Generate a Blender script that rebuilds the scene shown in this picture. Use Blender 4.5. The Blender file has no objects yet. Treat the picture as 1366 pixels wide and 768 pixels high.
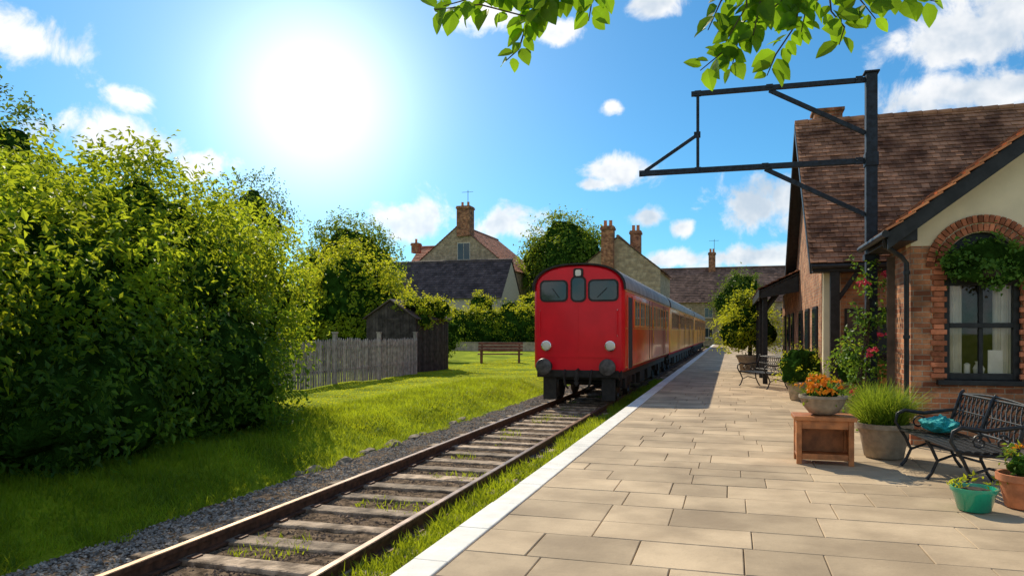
import bpy, bmesh, math, random
import numpy as np
from mathutils import Vector, Matrix, Euler, noise
random.seed(7); rng=np.random.default_rng(7)
scene=bpy.context.scene
rad=math.radians
R=random.uniform

# ------------------------------------------------------------------ materials
def nmat(name):
    m=bpy.data.materials.new(name); m.use_nodes=True
    nt=m.node_tree; b=nt.nodes['Principled BSDF']
    return m,nt,b
def N(nt,t,**k):
    n=nt.nodes.new(t)
    for a,v in k.items(): setattr(n,a,v)
    return n
def mixc(nt,fac,a,b,mode='MIX'):
    n=N(nt,'ShaderNodeMix',data_type='RGBA',blend_type=mode)
    for s,v in ((0,fac),(6,a),(7,b)):
        if isinstance(v,bpy.types.NodeSocket): nt.links.new(v,n.inputs[s])
        else: n.inputs[s].default_value=v if s==0 else (tuple(v)+(1,))[:4]
    return n.outputs[2]
def mth(nt,op,a,b=None,c=None,clamp=False):
    n=N(nt,'ShaderNodeMath',operation=op,use_clamp=clamp)
    for i,v in enumerate((a,b,c)):
        if v is None: continue
        if isinstance(v,bpy.types.NodeSocket): nt.links.new(v,n.inputs[i])
        else: n.inputs[i].default_value=v
    return n.outputs[0]
def tnoise(nt,scale,detail=5,vec=None,rough=.55,dist=0):
    n=N(nt,'ShaderNodeTexNoise'); n.inputs['Scale'].default_value=scale; n.inputs['Detail'].default_value=detail
    n.inputs['Roughness'].default_value=rough; n.inputs['Distortion'].default_value=dist
    if vec is None:
        tc=N(nt,'ShaderNodeTexCoord'); vec=tc.outputs['Object']
    nt.links.new(vec,n.inputs['Vector']); return n.outputs[0]
def sstep(nt,v,a,b,c=0,d=1):
    n=N(nt,'ShaderNodeMapRange',interpolation_type='SMOOTHSTEP'); nt.links.new(v,n.inputs[0])
    for i,x in enumerate((a,b,c,d)): n.inputs[i+1].default_value=x
    return n.outputs[0]
def bump(nt,b,h,strength=.4,dist=.02):
    n=N(nt,'ShaderNodeBump'); n.inputs['Strength'].default_value=strength; n.inputs['Distance'].default_value=dist
    nt.links.new(h,n.inputs['Height']); nt.links.new(n.outputs[0],b.inputs['Normal'])
def mul(c,k): return tuple(min(1,x*k) for x in c[:3])
def simple(name,col,rough=.6,metal=0,ns=6,var=.25,bmp=0,bd=.01,island=0,coat=0,col2=None,bs=None,spec=.5,stain=0):
    m,nt,b=nmat(name)
    f=sstep(nt,tnoise(nt,ns,4),.3,.7)
    c=mixc(nt,f,mul(col,1-var),mul(col2 or col,1+var))
    if stain:
        c=mixc(nt,mth(nt,'MULTIPLY',sstep(nt,tnoise(nt,.55,6,rough=.65),.42,.72),stain),c,mul(col,.45))
        c=mixc(nt,mth(nt,'MULTIPLY',sstep(nt,tnoise(nt,60,3),.5,.8),stain*.6),c,mul(col,.5))
    if island:
        g=N(nt,'ShaderNodeNewGeometry')
        k=mth(nt,'MULTIPLY_ADD',g.outputs['Random Per Island'],2*island,1-island)
        cc=N(nt,'ShaderNodeCombineColor')
        for i in range(3): nt.links.new(k,cc.inputs[i])
        c=mixc(nt,1.0,c,cc.outputs[0],'MULTIPLY')
    nt.links.new(c,b.inputs['Base Color'])
    b.inputs['Roughness'].default_value=rough; b.inputs['Metallic'].default_value=metal; b.inputs['Specular IOR Level'].default_value=spec
    b.inputs['Coat Weight'].default_value=coat; b.inputs['Coat Roughness'].default_value=.08
    if bmp: bump(nt,b,tnoise(nt,bs or ns*5,4),bmp,bd)
    return m
def brickmat(name,c1,c2,mortar,w=.225,h=.075,ms=.007,var=.5,bst=.6):
    m,nt,b=nmat(name)
    tc=N(nt,'ShaderNodeTexCoord'); sp=N(nt,'ShaderNodeSeparateXYZ'); nt.links.new(tc.outputs['Object'],sp.inputs[0])
    u=mth(nt,'ADD',sp.outputs[0],sp.outputs[1]); cb=N(nt,'ShaderNodeCombineXYZ')
    nz=tnoise(nt,9,2); wob=mth(nt,'MULTIPLY_ADD',nz,.012,-.006)
    nt.links.new(mth(nt,'ADD',u,wob),cb.inputs[0]); nt.links.new(mth(nt,'ADD',sp.outputs[2],wob),cb.inputs[1])
    br=N(nt,'ShaderNodeTexBrick'); nt.links.new(cb.outputs[0],br.inputs['Vector'])
    br.inputs['Scale'].default_value=1; br.inputs['Mortar Size'].default_value=ms; br.inputs['Mortar Smooth'].default_value=.3
    br.inputs['Brick Width'].default_value=w; br.inputs['Row Height'].default_value=h; br.inputs['Bias'].default_value=-.1
    br.inputs['Color1'].default_value=c1+(1,); br.inputs['Color2'].default_value=c2+(1,); br.inputs['Mortar'].default_value=mortar+(1,)
    f=sstep(nt,tnoise(nt,3,5),.3,.7)
    c=mixc(nt,f,(1-var,1-var,1-var),(1+var*.35,1+var*.25,1+var*.15)); c=mixc(nt,1.0,br.outputs[0],c,'MULTIPLY')
    f2=sstep(nt,tnoise(nt,40,3),.35,.75); c=mixc(nt,mth(nt,'MULTIPLY',f2,.3),c,(.09,.06,.05))
    nt.links.new(c,b.inputs['Base Color']); b.inputs['Roughness'].default_value=.88; b.inputs['Specular IOR Level'].default_value=.25
    hh=mth(nt,'SUBTRACT',mth(nt,'MULTIPLY',tnoise(nt,60,3),.35),br.outputs[1]); bump(nt,b,hh,bst,.012)
    return m
def leafmat(name,dark,light,trans,tf=.45,rough=.5,ns=1.2):
    m,nt,b=nmat(name)
    g=N(nt,'ShaderNodeNewGeometry')
    f=mth(nt,'ADD',mth(nt,'MULTIPLY',g.outputs['Random Per Island'],.5),mth(nt,'MULTIPLY',sstep(nt,tnoise(nt,ns,2),.35,.65),.55),clamp=True)
    c=mixc(nt,f,dark,light); nt.links.new(c,b.inputs['Base Color']); b.inputs['Roughness'].default_value=rough
    b.inputs['Specular IOR Level'].default_value=.2
    t=N(nt,'ShaderNodeBsdfTranslucent'); nt.links.new(mixc(nt,f,mul(trans,.45),trans),t.inputs[0])
    mx=N(nt,'ShaderNodeMixShader'); mx.inputs[0].default_value=tf
    nt.links.new(b.outputs[0],mx.inputs[1]); nt.links.new(t.outputs[0],mx.inputs[2])
    nt.links.new(mx.outputs[0],nt.nodes['Material Output'].inputs[0]); return m
def glassmat(name,tint=(.02,.025,.03),tr=.0):
    m,nt,b=nmat(name); b.inputs['Base Color'].default_value=tint+(1,); b.inputs['Roughness'].default_value=.04
    b.inputs['Specular IOR Level'].default_value=.6
    if tr:
        t=N(nt,'ShaderNodeBsdfTransparent'); mx=N(nt,'ShaderNodeMixShader')
        gl=N(nt,'ShaderNodeBsdfGlossy'); gl.inputs['Roughness'].default_value=.02
        fr=N(nt,'ShaderNodeFresnel'); fr.inputs[0].default_value=1.4
        nt.links.new(fr.outputs[0],mx.inputs[0]); nt.links.new(t.outputs[0],mx.inputs[1]); nt.links.new(gl.outputs[0],mx.inputs[2])
        nt.links.new(mx.outputs[0],nt.nodes['Material Output'].inputs[0])
    return m

M={}
M['brick']=brickmat('brick_red',(.34,.11,.05),(.60,.28,.135),(.43,.35,.26),var=.6)
M['brick2']=brickmat('brick_warm',(.42,.17,.08),(.60,.32,.17),(.45,.36,.26))
M['stone']=brickmat('stone_rubble',(.42,.32,.20),(.56,.45,.30),(.42,.34,.24),w=.5,h=.24,ms=.02,var=.35)
M['wallstone']=brickmat('wall_stone',(.52,.44,.33),(.64,.56,.43),(.42,.36,.28),w=.4,h=.16,ms=.02,var=.3)
M['cream']=simple('cream_render',(.82,.70,.48),.9,ns=3,var=.06,bmp=.3,bs=70,spec=.2,stain=.12)
M['creamfar']=simple('pale_render',(.58,.51,.40),.9,var=.1)
M['black']=simple('black_paint',(.016,.017,.018),.45,ns=9,var=.4,bmp=.15,bs=60,spec=.3)
M['iron']=simple('black_iron',(.02,.021,.023),.4,.2,ns=20,var=.4,bmp=.2,bs=90,spec=.4)
M['steel']=simple('painted_steel',(.012,.020,.032),.55,0,ns=14,var=.5,bmp=.2,bs=70,spec=.3)
M['tile']=simple('clay_tiles',(.22,.098,.056),.85,ns=1.4,var=.42,bmp=.5,bs=30,island=.38,col2=(.28,.14,.08),spec=.15)
M['tileo']=simple('orange_tiles',(.52,.20,.08),.8,ns=3,var=.3,bmp=.4,bs=30,island=.25)
M['tilered']=simple('red_tiles',(.40,.15,.085),.85,ns=1.5,var=.35,bmp=.4,bs=20,island=.25)
M['slate']=simple('dark_slates',(.085,.065,.065),.75,ns=1.2,var=.3,bmp=.3,bs=20,island=.3,spec=.2)
M['tilefar']=simple('brown_tiles',(.20,.12,.09),.85,ns=.8,var=.3,bmp=.3,bs=15,island=.3,spec=.2)
M['paver']=simple('sandstone_slabs',(.45,.335,.215),.8,ns=1.3,var=.17,bmp=.5,bs=24,island=.16,bd=.007,col2=(.49,.375,.245),spec=.3,stain=.42)
M['mortar']=simple('slab_bedding',(.17,.13,.09),.95,ns=8,var=.3)
M['white']=simple('white_edge_paint',(.78,.76,.71),.65,ns=5,var=.1,bmp=.3,bs=40,stain=.35)
M['edge']=brickmat('platform_face',(.25,.2,.16),(.33,.27,.21),(.2,.18,.15))
M['rail']=simple('rusty_rail',(.11,.05,.026),.7,.2,ns=12,var=.5,bmp=.3,bs=60)
M['railtop']=simple('rail_head',(.28,.20,.15),.38,.8,ns=5,var=.3)
M['sleeper']=simple('weathered_sleeper',(.20,.13,.08),.85,ns=5,var=.5,bmp=1,bs=22,bd=.025,island=.4,col2=(.33,.25,.18))
M['gravel']=simple('ballast_bed',(.095,.062,.04),.95,ns=10,var=.6,bmp=1,bs=55,bd=.03,col2=(.17,.12,.08),spec=.1)
M['stones']=simple('ballast_stones',(.27,.24,.21),.9,ns=8,var=.3,island=.5)
M['stones2']=simple('brown_ballast',(.16,.105,.07),.9,ns=8,var=.4,island=.5)
M['red']=simple('red_coach_paint',(.80,.005,.018),.38,ns=2,var=.07,coat=.15,spec=.3)
M['reds']=simple('red_side_paint',(.78,.055,.012),.3,ns=2,var=.1,coat=.35)
M['amber']=simple('amber_coach_paint',(.86,.30,.025),.3,ns=2,var=.12,coat=.35)
M['roofgrey']=simple('coach_roof',(.30,.28,.26),.6,ns=1.5,var=.25,bmp=.1,bs=20,spec=.3)
M['under']=simple('underframe_grime',(.022,.018,.016),.7,ns=9,var=.5,bmp=.3)
M['chrome']=simple('chrome',(.7,.7,.7),.18,1,ns=5,var=.1)
M['buffer']=simple('buffer_steel',(.10,.09,.09),.45,.6,ns=9,var=.4)
M['glass']=glassmat('dark_glass',(.03,.05,.055))
M['pane']=glassmat('window_pane',tr=1)
M['lens']=simple('lamp_lens',(.75,.72,.6),.1,ns=4,var=.05)
M['yellow']=simple('yellow_plate',(.7,.42,.06),.4)
M['wood']=simple('warm_wood',(.42,.15,.045),.5,ns=7,var=.35,bmp=.3,bs=40)
M['fence']=simple('grey_fence_wood',(.33,.29,.28),.85,ns=7,var=.3,bmp=.5,bs=40,island=.3)
M['benchwood']=simple('bench_wood',(.20,.085,.06),.7,ns=7,var=.3,bmp=.4,bs=40,spec=.2)
M['shed']=simple('dark_shed_wood',(.055,.046,.046),.85,ns=5,var=.4,bmp=.5,bs=30,island=.3,spec=.2)
M['bark']=simple('bark',(.075,.05,.035),.95,ns=9,var=.4,bmp=1,bs=25,bd=.03)
M['potstone']=simple('stone_pot',(.36,.29,.21),.85,ns=9,var=.25,bmp=.5,bs=40,stain=.3)
M['terra']=simple('terracotta',(.55,.19,.08),.75,ns=9,var=.25,bmp=.2)
M['teal']=simple('green_glazed_pot',(.01,.34,.20),.25,ns=5,var=.15,coat=.5)
M['cloth']=simple('teal_cloth',(.01,.30,.30),.8,ns=12,var=.3,bmp=.5,bs=30,bd=.02)
M['soil']=simple('soil',(.04,.028,.018),.95,var=.4)
M['curtain']=simple('curtain',(.80,.74,.64),.9,ns=5,var=.1)
M['room']=simple('room_wall',(.10,.075,.055),.9)
M['rock']=simple('border_rock',(.22,.18,.13),.9,ns=6,var=.4,bmp=.7,bs=20,bd=.02)
M['lf_bush']=leafmat('bush_leaves',(.035,.11,.010),(.20,.33,.018),(.80,.90,.04),.48,ns=.9)
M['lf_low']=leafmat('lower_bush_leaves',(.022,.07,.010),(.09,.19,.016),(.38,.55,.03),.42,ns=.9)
M['lf_bright']=leafmat('bright_leaves',(.10,.19,.012),(.30,.39,.02),(.90,.88,.04),.48)
M['lf_dark']=leafmat('dark_leaves',(.028,.07,.012),(.08,.15,.02),(.32,.44,.04),.36)
M['lf_mid']=leafmat('mid_leaves',(.045,.11,.012),(.14,.24,.02),(.50,.62,.04),.42)
M['lf_over']=leafmat('overhead_leaves',(.03,.10,.01),(.08,.17,.012),(.36,.62,.02),.62,rough=.4,ns=4)
M['lf_ivy']=leafmat('ivy_leaves',(.035,.11,.015),(.11,.23,.03),(.30,.48,.04),.35)
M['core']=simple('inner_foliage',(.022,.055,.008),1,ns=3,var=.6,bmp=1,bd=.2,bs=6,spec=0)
M['grass']=leafmat('grass_blades',(.07,.15,.010),(.21,.30,.015),(.68,.78,.03),.48)
M['lawn']=leafmat('lawn_blades',(.20,.30,.012),(.38,.44,.018),(.95,.93,.03),.5,ns=.35)
M['gsheet']=simple('grass_ground',(.17,.25,.012),.95,ns=.6,var=.25,bmp=.8,bs=40,bd=.05,col2=(.28,.34,.016),spec=.05)
M['fl_orange']=leafmat('orange_petals',(.75,.13,.01),(.9,.40,.02),(.9,.35,.02),.3)
M['fl_pink']=leafmat('pink_petals',(.7,.02,.06),(.8,.12,.18),(.8,.1,.15),.3)

# ------------------------------------------------------------------ builders
def empty(name,loc):
    e=bpy.data.objects.new(name,None); scene.collection.objects.link(e); e.location=loc; e.empty_display_size=.2; return e
def link(o,parent):
    scene.collection.objects.link(o)
    if parent: o.parent=parent; o.matrix_parent_inverse=Matrix.Translation(-Vector(parent.location))
    return o
class MB:
    def __init__(s): s.v=[];s.f=[];s.m=[];s.X=None
    def add(s,vs,fs,mi=0):
        o=len(s.v)
        for p in vs:
            p=Vector(p)
            if s.X: p=s.X@p
            s.v.append(p[:])
        for f in fs: s.f.append([i+o for i in f]); s.m.append(mi)
    def box(s,c,d,mi=0,rot=None):
        c=Vector(c); vs=[Vector((x*d[0]/2,y*d[1]/2,z*d[2]/2)) for x in(-1,1) for y in(-1,1) for z in(-1,1)]
        if rot: E=Euler(rot).to_matrix(); vs=[E@v for v in vs]
        s.add([c+v for v in vs],[(0,1,3,2),(4,6,7,5),(0,4,5,1),(2,3,7,6),(0,2,6,4),(1,5,7,3)],mi)
    def bx(s,x0,x1,y0,y1,z0,z1,mi=0): s.box(((x0+x1)/2,(y0+y1)/2,(z0+z1)/2),(x1-x0,y1-y0,z1-z0),mi)
    def beam(s,p0,p1,w,h,mi=0):
        p0=Vector(p0);p1=Vector(p1);d=(p1-p0).normalized(); up=Vector((0,0,1)) if abs(d.z)<.95 else Vector((0,1,0))
        a=d.cross(up).normalized()*w/2; b=a.cross(d).normalized()*h/2
        s.add([p0-a-b,p0+a-b,p0+a+b,p0-a+b,p1-a-b,p1+a-b,p1+a+b,p1-a+b],[(0,1,2,3),(7,6,5,4),(0,4,5,1),(1,5,6,2),(2,6,7,3),(3,7,4,0)],mi)
    def path(s,pts,rs,n=8,mi=0):
        pts=[Vector(p) for p in pts]
        if not hasattr(rs,'__len__'): rs=[rs]*len(pts)
        vs=[];prev=None
        for i,p in enumerate(pts):
            d=(pts[min(i+1,len(pts)-1)]-pts[max(i-1,0)]).normalized()
            if prev is None: a=d.orthogonal().normalized()
            else:
                a=(prev-d*prev.dot(d)); a=a.normalized() if a.length>1e-5 else d.orthogonal().normalized()
            prev=a; b=d.cross(a)
            for k in range(n):
                t=2*math.pi*k/n; vs.append(p+(a*math.cos(t)+b*math.sin(t))*rs[i])
        fs=[]
        for i in range(len(pts)-1):
            for k in range(n):
                k2=(k+1)%n; fs.append((i*n+k,i*n+k2,(i+1)*n+k2,(i+1)*n+k))
        fs.append(list(range(n))[::-1]); fs.append([(len(pts)-1)*n+k for k in range(n)])
        s.add(vs,fs,mi)
    def tube(s,a,b,r,n=10,mi=0): s.path([a,b],[r,r],n,mi)
    def lathe(s,prof,c,n=24,mi=0,axis='Z'):
        vs=[]
        for r,z in prof:
            for k in range(n):
                t=2*math.pi*k/n; p=(r*math.cos(t),r*math.sin(t),z)
                if axis=='Y': p=(p[0],p[2],p[1])
                if axis=='X': p=(p[2],p[0],p[1])
                vs.append(Vector(c)+Vector(p))
        fs=[]
        for i in range(len(prof)-1):
            for k in range(n):
                k2=(k+1)%n; fs.append((i*n+k,i*n+k2,(i+1)*n+k2,(i+1)*n+k))
        fs.append(list(range(n))[::-1]); fs.append([(len(prof)-1)*n+k for k in range(n)])
        s.add(vs,fs,mi)
    def prism(s,poly,ax,d0,d1,mi=0):
        def P(p,d): return {'X':(d,p[0],p[1]),'Y':(p[0],d,p[1]),'Z':(p[0],p[1],d)}[ax]
        n=len(poly); s.add([P(p,d0) for p in poly]+[P(p,d1) for p in poly],
            [list(range(n)),list(range(n,2*n))[::-1]]+[(i,i+n,(i+1)%n+n,(i+1)%n) for i in range(n)],mi)
    def build(s,name,mats,parent=None,bevel=0,smooth=False,ang=35):
        me=bpy.data.meshes.new(name); me.from_pydata(s.v,[],s.f)
        if not isinstance(mats,(list,tuple)): mats=[mats]
        for m in mats: me.materials.append(m)
        me.polygons.foreach_set('material_index',s.m)
        bm=bmesh.new(); bm.from_mesh(me); bmesh.ops.recalc_face_normals(bm,faces=bm.faces); bm.to_mesh(me); bm.free()
        if smooth:
            me.polygons.foreach_set('use_smooth',[True]*len(me.polygons)); me.set_sharp_from_angle(angle=rad(ang))
        o=bpy.data.objects.new(name,me); link(o,parent)
        if bevel:
            b=o.modifiers.new('b','BEVEL'); b.width=bevel; b.segments=2; b.limit_method='ANGLE'; b.angle_limit=rad(40)
        return o
def npmesh(name,V,F,mat,parent=None,smooth=False):
    me=bpy.data.meshes.new(name); me.from_pydata(V.reshape(-1,3).tolist(),[],F.tolist()); me.materials.append(mat)
    if smooth: me.polygons.foreach_set('use_smooth',[True]*len(me.polygons))
    return link(bpy.data.objects.new(name,me),parent)
def nrm(a): return a/np.maximum(np.linalg.norm(a,axis=-1,keepdims=True),1e-6)
def leaves(C,D,Nn,L,W):
    S=nrm(np.cross(D,Nn)); L=L[:,None]; W=W[:,None]
    v=np.stack([C,C+D*L*.42+S*W/2+Nn*W*.18,C+D*L-Nn*L*.12,C+D*L*.42-S*W/2+Nn*W*.18],1)
    f=np.arange(len(C)*4).reshape(-1,4); return v.reshape(-1,3),f
def cloud_pts(blobs,ncl,per,cr,zmin=-9,shell=(.8,1.06)):
    Cs=[];Ns=[]
    for c,r in blobs:
        c=np.array(c,float); r=np.array(r,float) if hasattr(r,'__len__') else np.full(3,float(r))
        k=int(ncl*(r[0]*r[1]*r[2])**(2/3))
        d=nrm(rng.normal(size=(k,3))); rr=rng.uniform(shell[0],shell[1],(k,1))
        cc=c+d*r*rr; ok=cc[:,2]>zmin; cc=cc[ok]; d=d[ok]
        sz=cr*rng.uniform(.55,1.25,(len(cc),1))
        P=(cc[:,None,:]+rng.normal(size=(len(cc),per,3))*sz[:,None,:]*np.array([1,1,.75])).reshape(-1,3)
        Dn=np.repeat(d,per,0); Cs.append(P);Ns.append(Dn)
    C=np.concatenate(Cs);D=np.concatenate(Ns); ok=C[:,2]>zmin; return C[ok],D[ok]
def foliage(name,blobs,ncl,per,cr,L,mat,parent=None,zmin=-9,core=.8,asp=.55,shell=(.8,1.06),shoots=0,shootlen=.6,cull=None):
    C,O=cloud_pts(blobs,ncl,per,cr,zmin,shell)
    if cull:   # drop leaves buried deep inside a neighbouring lobe
        keep=np.ones(len(C),bool)
        for c,r in cull:
            r=np.array(r,float) if hasattr(r,'__len__') else np.full(3,float(r))
            keep&=np.linalg.norm((C-np.array(c))/r,axis=1)>.66
        C=C[keep];O=O[keep]
    if shoots:
        Pc=[];Po=[]
        for c,r in blobs:
            c=np.array(c,float); r=np.array(r,float) if hasattr(r,'__len__') else np.full(3,float(r))
            for _ in range(int(shoots*r[0]*r[1])):
                d=nrm(rng.normal(size=3)+np.array([0,0,.7])); b=c+d*r*.95
                g=nrm(d*.5+np.array([0,0,.8])+rng.normal(size=3)*.3); ln=shootlen*rng.uniform(.5,1.2)
                for t in np.linspace(0,1,16): Pc.append(b+g*ln*t+rng.normal(size=3)*.03*(1.5-t)-np.array([0,0,.12])*t*t*ln); Po.append(g)
        Pc=np.array(Pc);Po=np.array(Po); ok=Pc[:,2]>zmin; C=np.concatenate([C,Pc[ok]]); O=np.concatenate([O,Po[ok]])
    n=len(C); Nn=nrm(O*.7+rng.normal(size=(n,3))*.6+np.array([0,0,.35])); D=rng.normal(size=(n,3))+O*.5-np.array([0,0,.35])
    D=nrm(D-Nn*np.sum(D*Nn,1,keepdims=True)); l=L*rng.uniform(.6,1.25,n)
    V,F=leaves(C,D,Nn,l,l*asp); npmesh(name,V,F,mat,parent)
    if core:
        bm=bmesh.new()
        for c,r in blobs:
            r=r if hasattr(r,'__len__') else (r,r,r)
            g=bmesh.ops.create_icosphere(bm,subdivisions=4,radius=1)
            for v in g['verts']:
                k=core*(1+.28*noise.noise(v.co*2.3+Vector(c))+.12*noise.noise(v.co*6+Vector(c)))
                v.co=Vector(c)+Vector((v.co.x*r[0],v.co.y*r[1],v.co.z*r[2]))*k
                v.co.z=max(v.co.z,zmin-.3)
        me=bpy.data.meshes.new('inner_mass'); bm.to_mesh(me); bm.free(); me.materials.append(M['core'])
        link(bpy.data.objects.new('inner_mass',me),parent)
def tree(name,base,blobs,leafL,mat,ncl=30,per=22,cr=.45,tr=.25,core=.72,shell=(.7,1.08),shoots=0):
    e=empty(name,base); mb=MB(); b=Vector(base)
    top=Vector(blobs[0][0]); mid=b.lerp(top,.45)+Vector((R(-.2,.2),R(-.2,.2),0))
    mb.path([b-Vector((0,0,.3)),b+Vector((0,0,.4)),mid,top],[tr*1.5,tr*1.05,tr*.75,tr*.25],10)
    for c,r in blobs:
        c=Vector(c); r=r if hasattr(r,'__len__') else (r,r,r)
        for k in range(4):
            q=c+Vector((R(-.7,.7)*r[0],R(-.7,.7)*r[1],R(-.1,.7)*r[2])); s=mid.lerp(top,R(0,.5))
            mb.path([s,s.lerp(q,.5)+Vector((0,0,.25)),q],[tr*.4,tr*.22,tr*.06],6)
    mb.build('trunk',M['bark'],e,smooth=True)
    foliage('crown',blobs,ncl,per,cr,leafL,mat,e,core=core,shell=shell,shoots=shoots,shootlen=.8); return e
def blades(name,xy,z,h,w,mat,parent=None,lean=.45):
    n=len(xy); a=rng.uniform(0,2*math.pi,n); s=np.stack([np.cos(a),np.sin(a),0*a],1); l=rng.normal(size=(n,3))*lean; l[:,2]=1
    l=nrm(l); B=np.concatenate([xy,z[:,None]],1); H=(h*rng.uniform(.45,1.3,n))[:,None]
    b2=l+np.stack([l[:,0],l[:,1],-.3*np.abs(l[:,0])],1)*.8; b2=nrm(b2)
    mid=B+l*H*.55; V=np.stack([B-s*w/2,B+s*w/2,mid+s*w*.4,mid-s*w*.4,mid+b2*H*.5],1)
    i=np.arange(n)*5
    q=np.stack([i,i+1,i+2,i+3],1).tolist(); t=np.stack([i+3,i+2,i+4],1).tolist()
    me=bpy.data.meshes.new(name); me.from_pydata(V.reshape(-1,3).tolist(),[],q+t); me.materials.append(mat)
    return link(bpy.data.objects.new(name,me),parent)
def tiles(mb,O,U,V,tw,e,mi=0,th=.018,lift=.035):
    O=Vector(O);U=Vector(U);V=Vector(V);L=U.length;H=V.length;u=U/L;v=V/H;n=u.cross(v)
    if n.z<0:n=-n
    rows=int(H/e)
    for i in range(rows+1):
        off=(-.5*tw if i%2 else 0)
        k=int(L/tw)+1
        for j in range(k+1):
            a=max(0,off+j*tw)+.003; b=min(L,off+(j+1)*tw)-.003
            if b-a<.02: continue
            v0=i*e+R(-.008,.008); v1=min(H,v0+e*1.2)
            if v1-v0<.03: continue
            l=lift+R(-.006,.008)
            p=[O+u*a+v*v0+n*l,O+u*b+v*v0+n*(l+R(-.004,.004)),O+u*b+v*v1+n*.006,O+u*a+v*v1+n*.006]
            q=[x+n*th for x in p]
            mb.add(p+q,[(0,1,2,3),(7,6,5,4),(0,4,5,1),(1,5,6,2),(2,6,7,3),(3,7,4,0)],mi)
def sm(a,b,x): t=min(1,max(0,(x-a)/(b-a))); return t*t*(3-2*t)

# ------------------------------------------------------------------ ground
def gz(x,y):
    k=1-sm(-6.9,-5.75,x)
    z=-.42+.36*k
    if x<-5.8: z+=.05*noise.noise(Vector((x*.7,y*.5,0)))*min(1,(-5.8-x))+.03*noise.noise(Vector((x*2,y*2,3)))
    return z
xs=[-1500,-600,-200,-90,-50,-35]+list(np.arange(-28,-12,1.))+list(np.arange(-12,-5,.25))+[-5,-4,-3,-2,0,3,8,15,30,80,300,1500]
ys=[-600,-100,-20,-8]+list(np.arange(-2,30,.5))+list(np.arange(30,70,2.))+[75,90,120,200,500,1000,2500]
mb=MB(); V=[(x,y,gz(x,y)) for y in ys for x in xs]; nx=len(xs)
F=[(j*nx+i,j*nx+i+1,(j+1)*nx+i+1,(j+1)*nx+i) for j in range(len(ys)-1) for i in range(nx-1)]
mb.add(V,F); mb.build('grass_ground',M['gsheet'],smooth=True,ang=80)
mb=MB(); gx=list(np.arange(-5.75,-2.0,.15)); gy=list(np.arange(-4,40,.2))+list(np.arange(40,96,2.))
V=[(x+(.10*noise.noise(Vector((0,y*.8,1))) if x==gx[0] else 0),y,-.408+.022*noise.noise(Vector((x*3,y*3,0)))) for y in gy for x in gx]; nx=len(gx)
mb.add(V,[(j*nx+i,j*nx+i+1,(j+1)*nx+i+1,(j+1)*nx+i) for j in range(len(gy)-1) for i in range(nx-1)])
mb.build('gravel_trackbed',M['gravel'],smooth=True,ang=80)
def stones(name,n,xr,yr,z,s,mat):
    C=np.stack([rng.uniform(*xr,n),yr[0]+(yr[1]-yr[0])*rng.uniform(0,1,n)**1.6,np.full(n,z)],1)
    o=np.array([[1,0,0],[-1,0,0],[0,1,0],[0,-1,0],[0,0,1],[0,0,-1]],float)
    S=(s*rng.uniform(.4,1.2,n))[:,None,None]; a=rng.uniform(0,6.28,n)
    P=o[None]*rng.uniform(.5,1.2,(n,6,1))*S; ca,sa=np.cos(a)[:,None],np.sin(a)[:,None]
    X=P[:,:,0]*ca-P[:,:,1]*sa; Y=P[:,:,0]*sa+P[:,:,1]*ca; P=np.stack([X,Y,P[:,:,2]*.7],2)+C[:,None,:]
    f=np.array([[0,2,4],[2,1,4],[1,3,4],[3,0,4],[2,0,5],[1,2,5],[3,1,5],[0,3,5]])
    F=(f[None]+(np.arange(n)*6)[:,None,None]).reshape(-1,3); npmesh(name,P,F,mat)
stones('gravel',26000,(-5.75,-4.65),(2.5,32),-.405,.022,M['stones'])
stones('track_ballast',20000,(-4.6,-2.2),(2.5,30),-.410,.024,M['stones2'])
def region(n,x0,x1,y0,y1,p=1.5):
    xy=np.stack([rng.uniform(x0,x1,n),y0+(y1-y0)*rng.uniform(0,1,n)**p],1); z=np.array([gz(a,b) for a,b in xy]); return xy,z
xy,z=region(60000,-8.6,-5.40,3.2,24)
keep=(xy[:,0]<-5.72+.35*np.array([noise.noise(Vector((0,b*1.3,5))) for b in xy[:,1]])); blades('verge_grass',xy[keep],z[keep]-.01,.12,.012,M['grass'])
xy,z=region(80000,-13,-6.1,12,50,1.5); blades('lawn_grass',xy,z-.01,.035,.03,M['lawn'],lean=.8)
xy,z=region(34000,-2.98,-2.13,2.5,30,1.3)
k=np.array([noise.noise(Vector((a*2.2,b*.9,2)))-.8*(abs(a+2.4)-.2) for a,b in xy])>-.48
blades('trackside_grass',xy[k],np.full(k.sum(),-.41),.15,.013,M['grass'])
xy,z=region(9000,-4.4,-3.2,3,28,1.4)
k=np.array([noise.noise(Vector((a*1.6,b*1.1,9))) for a,b in xy])>.33
blades('track_weeds',xy[k],np.full(k.sum(),-.41),.08,.012,M['grass'])
bm=bmesh.new()
for k in range(14):
    y=R(8.6,16); x=-5.75+R(-.12,.1); s=R(.06,.14); g=bmesh.ops.create_icosphere(bm,subdivisions=2,radius=s); o=Vector((R(0,9),R(0,9),0))
    for v in g['verts']:
        q=v.co/s; v.co=Vector((x,y,-.42))+Vector((v.co.x*.8,v.co.y*1.6,v.co.z*.6))*(1+.5*noise.noise(q*1.3+o))
me=bpy.data.meshes.new('border_rocks'); bm.to_mesh(me); bm.free(); me.materials.append(M['rock']); link(bpy.data.objects.new('border_rocks',me),None)

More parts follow.
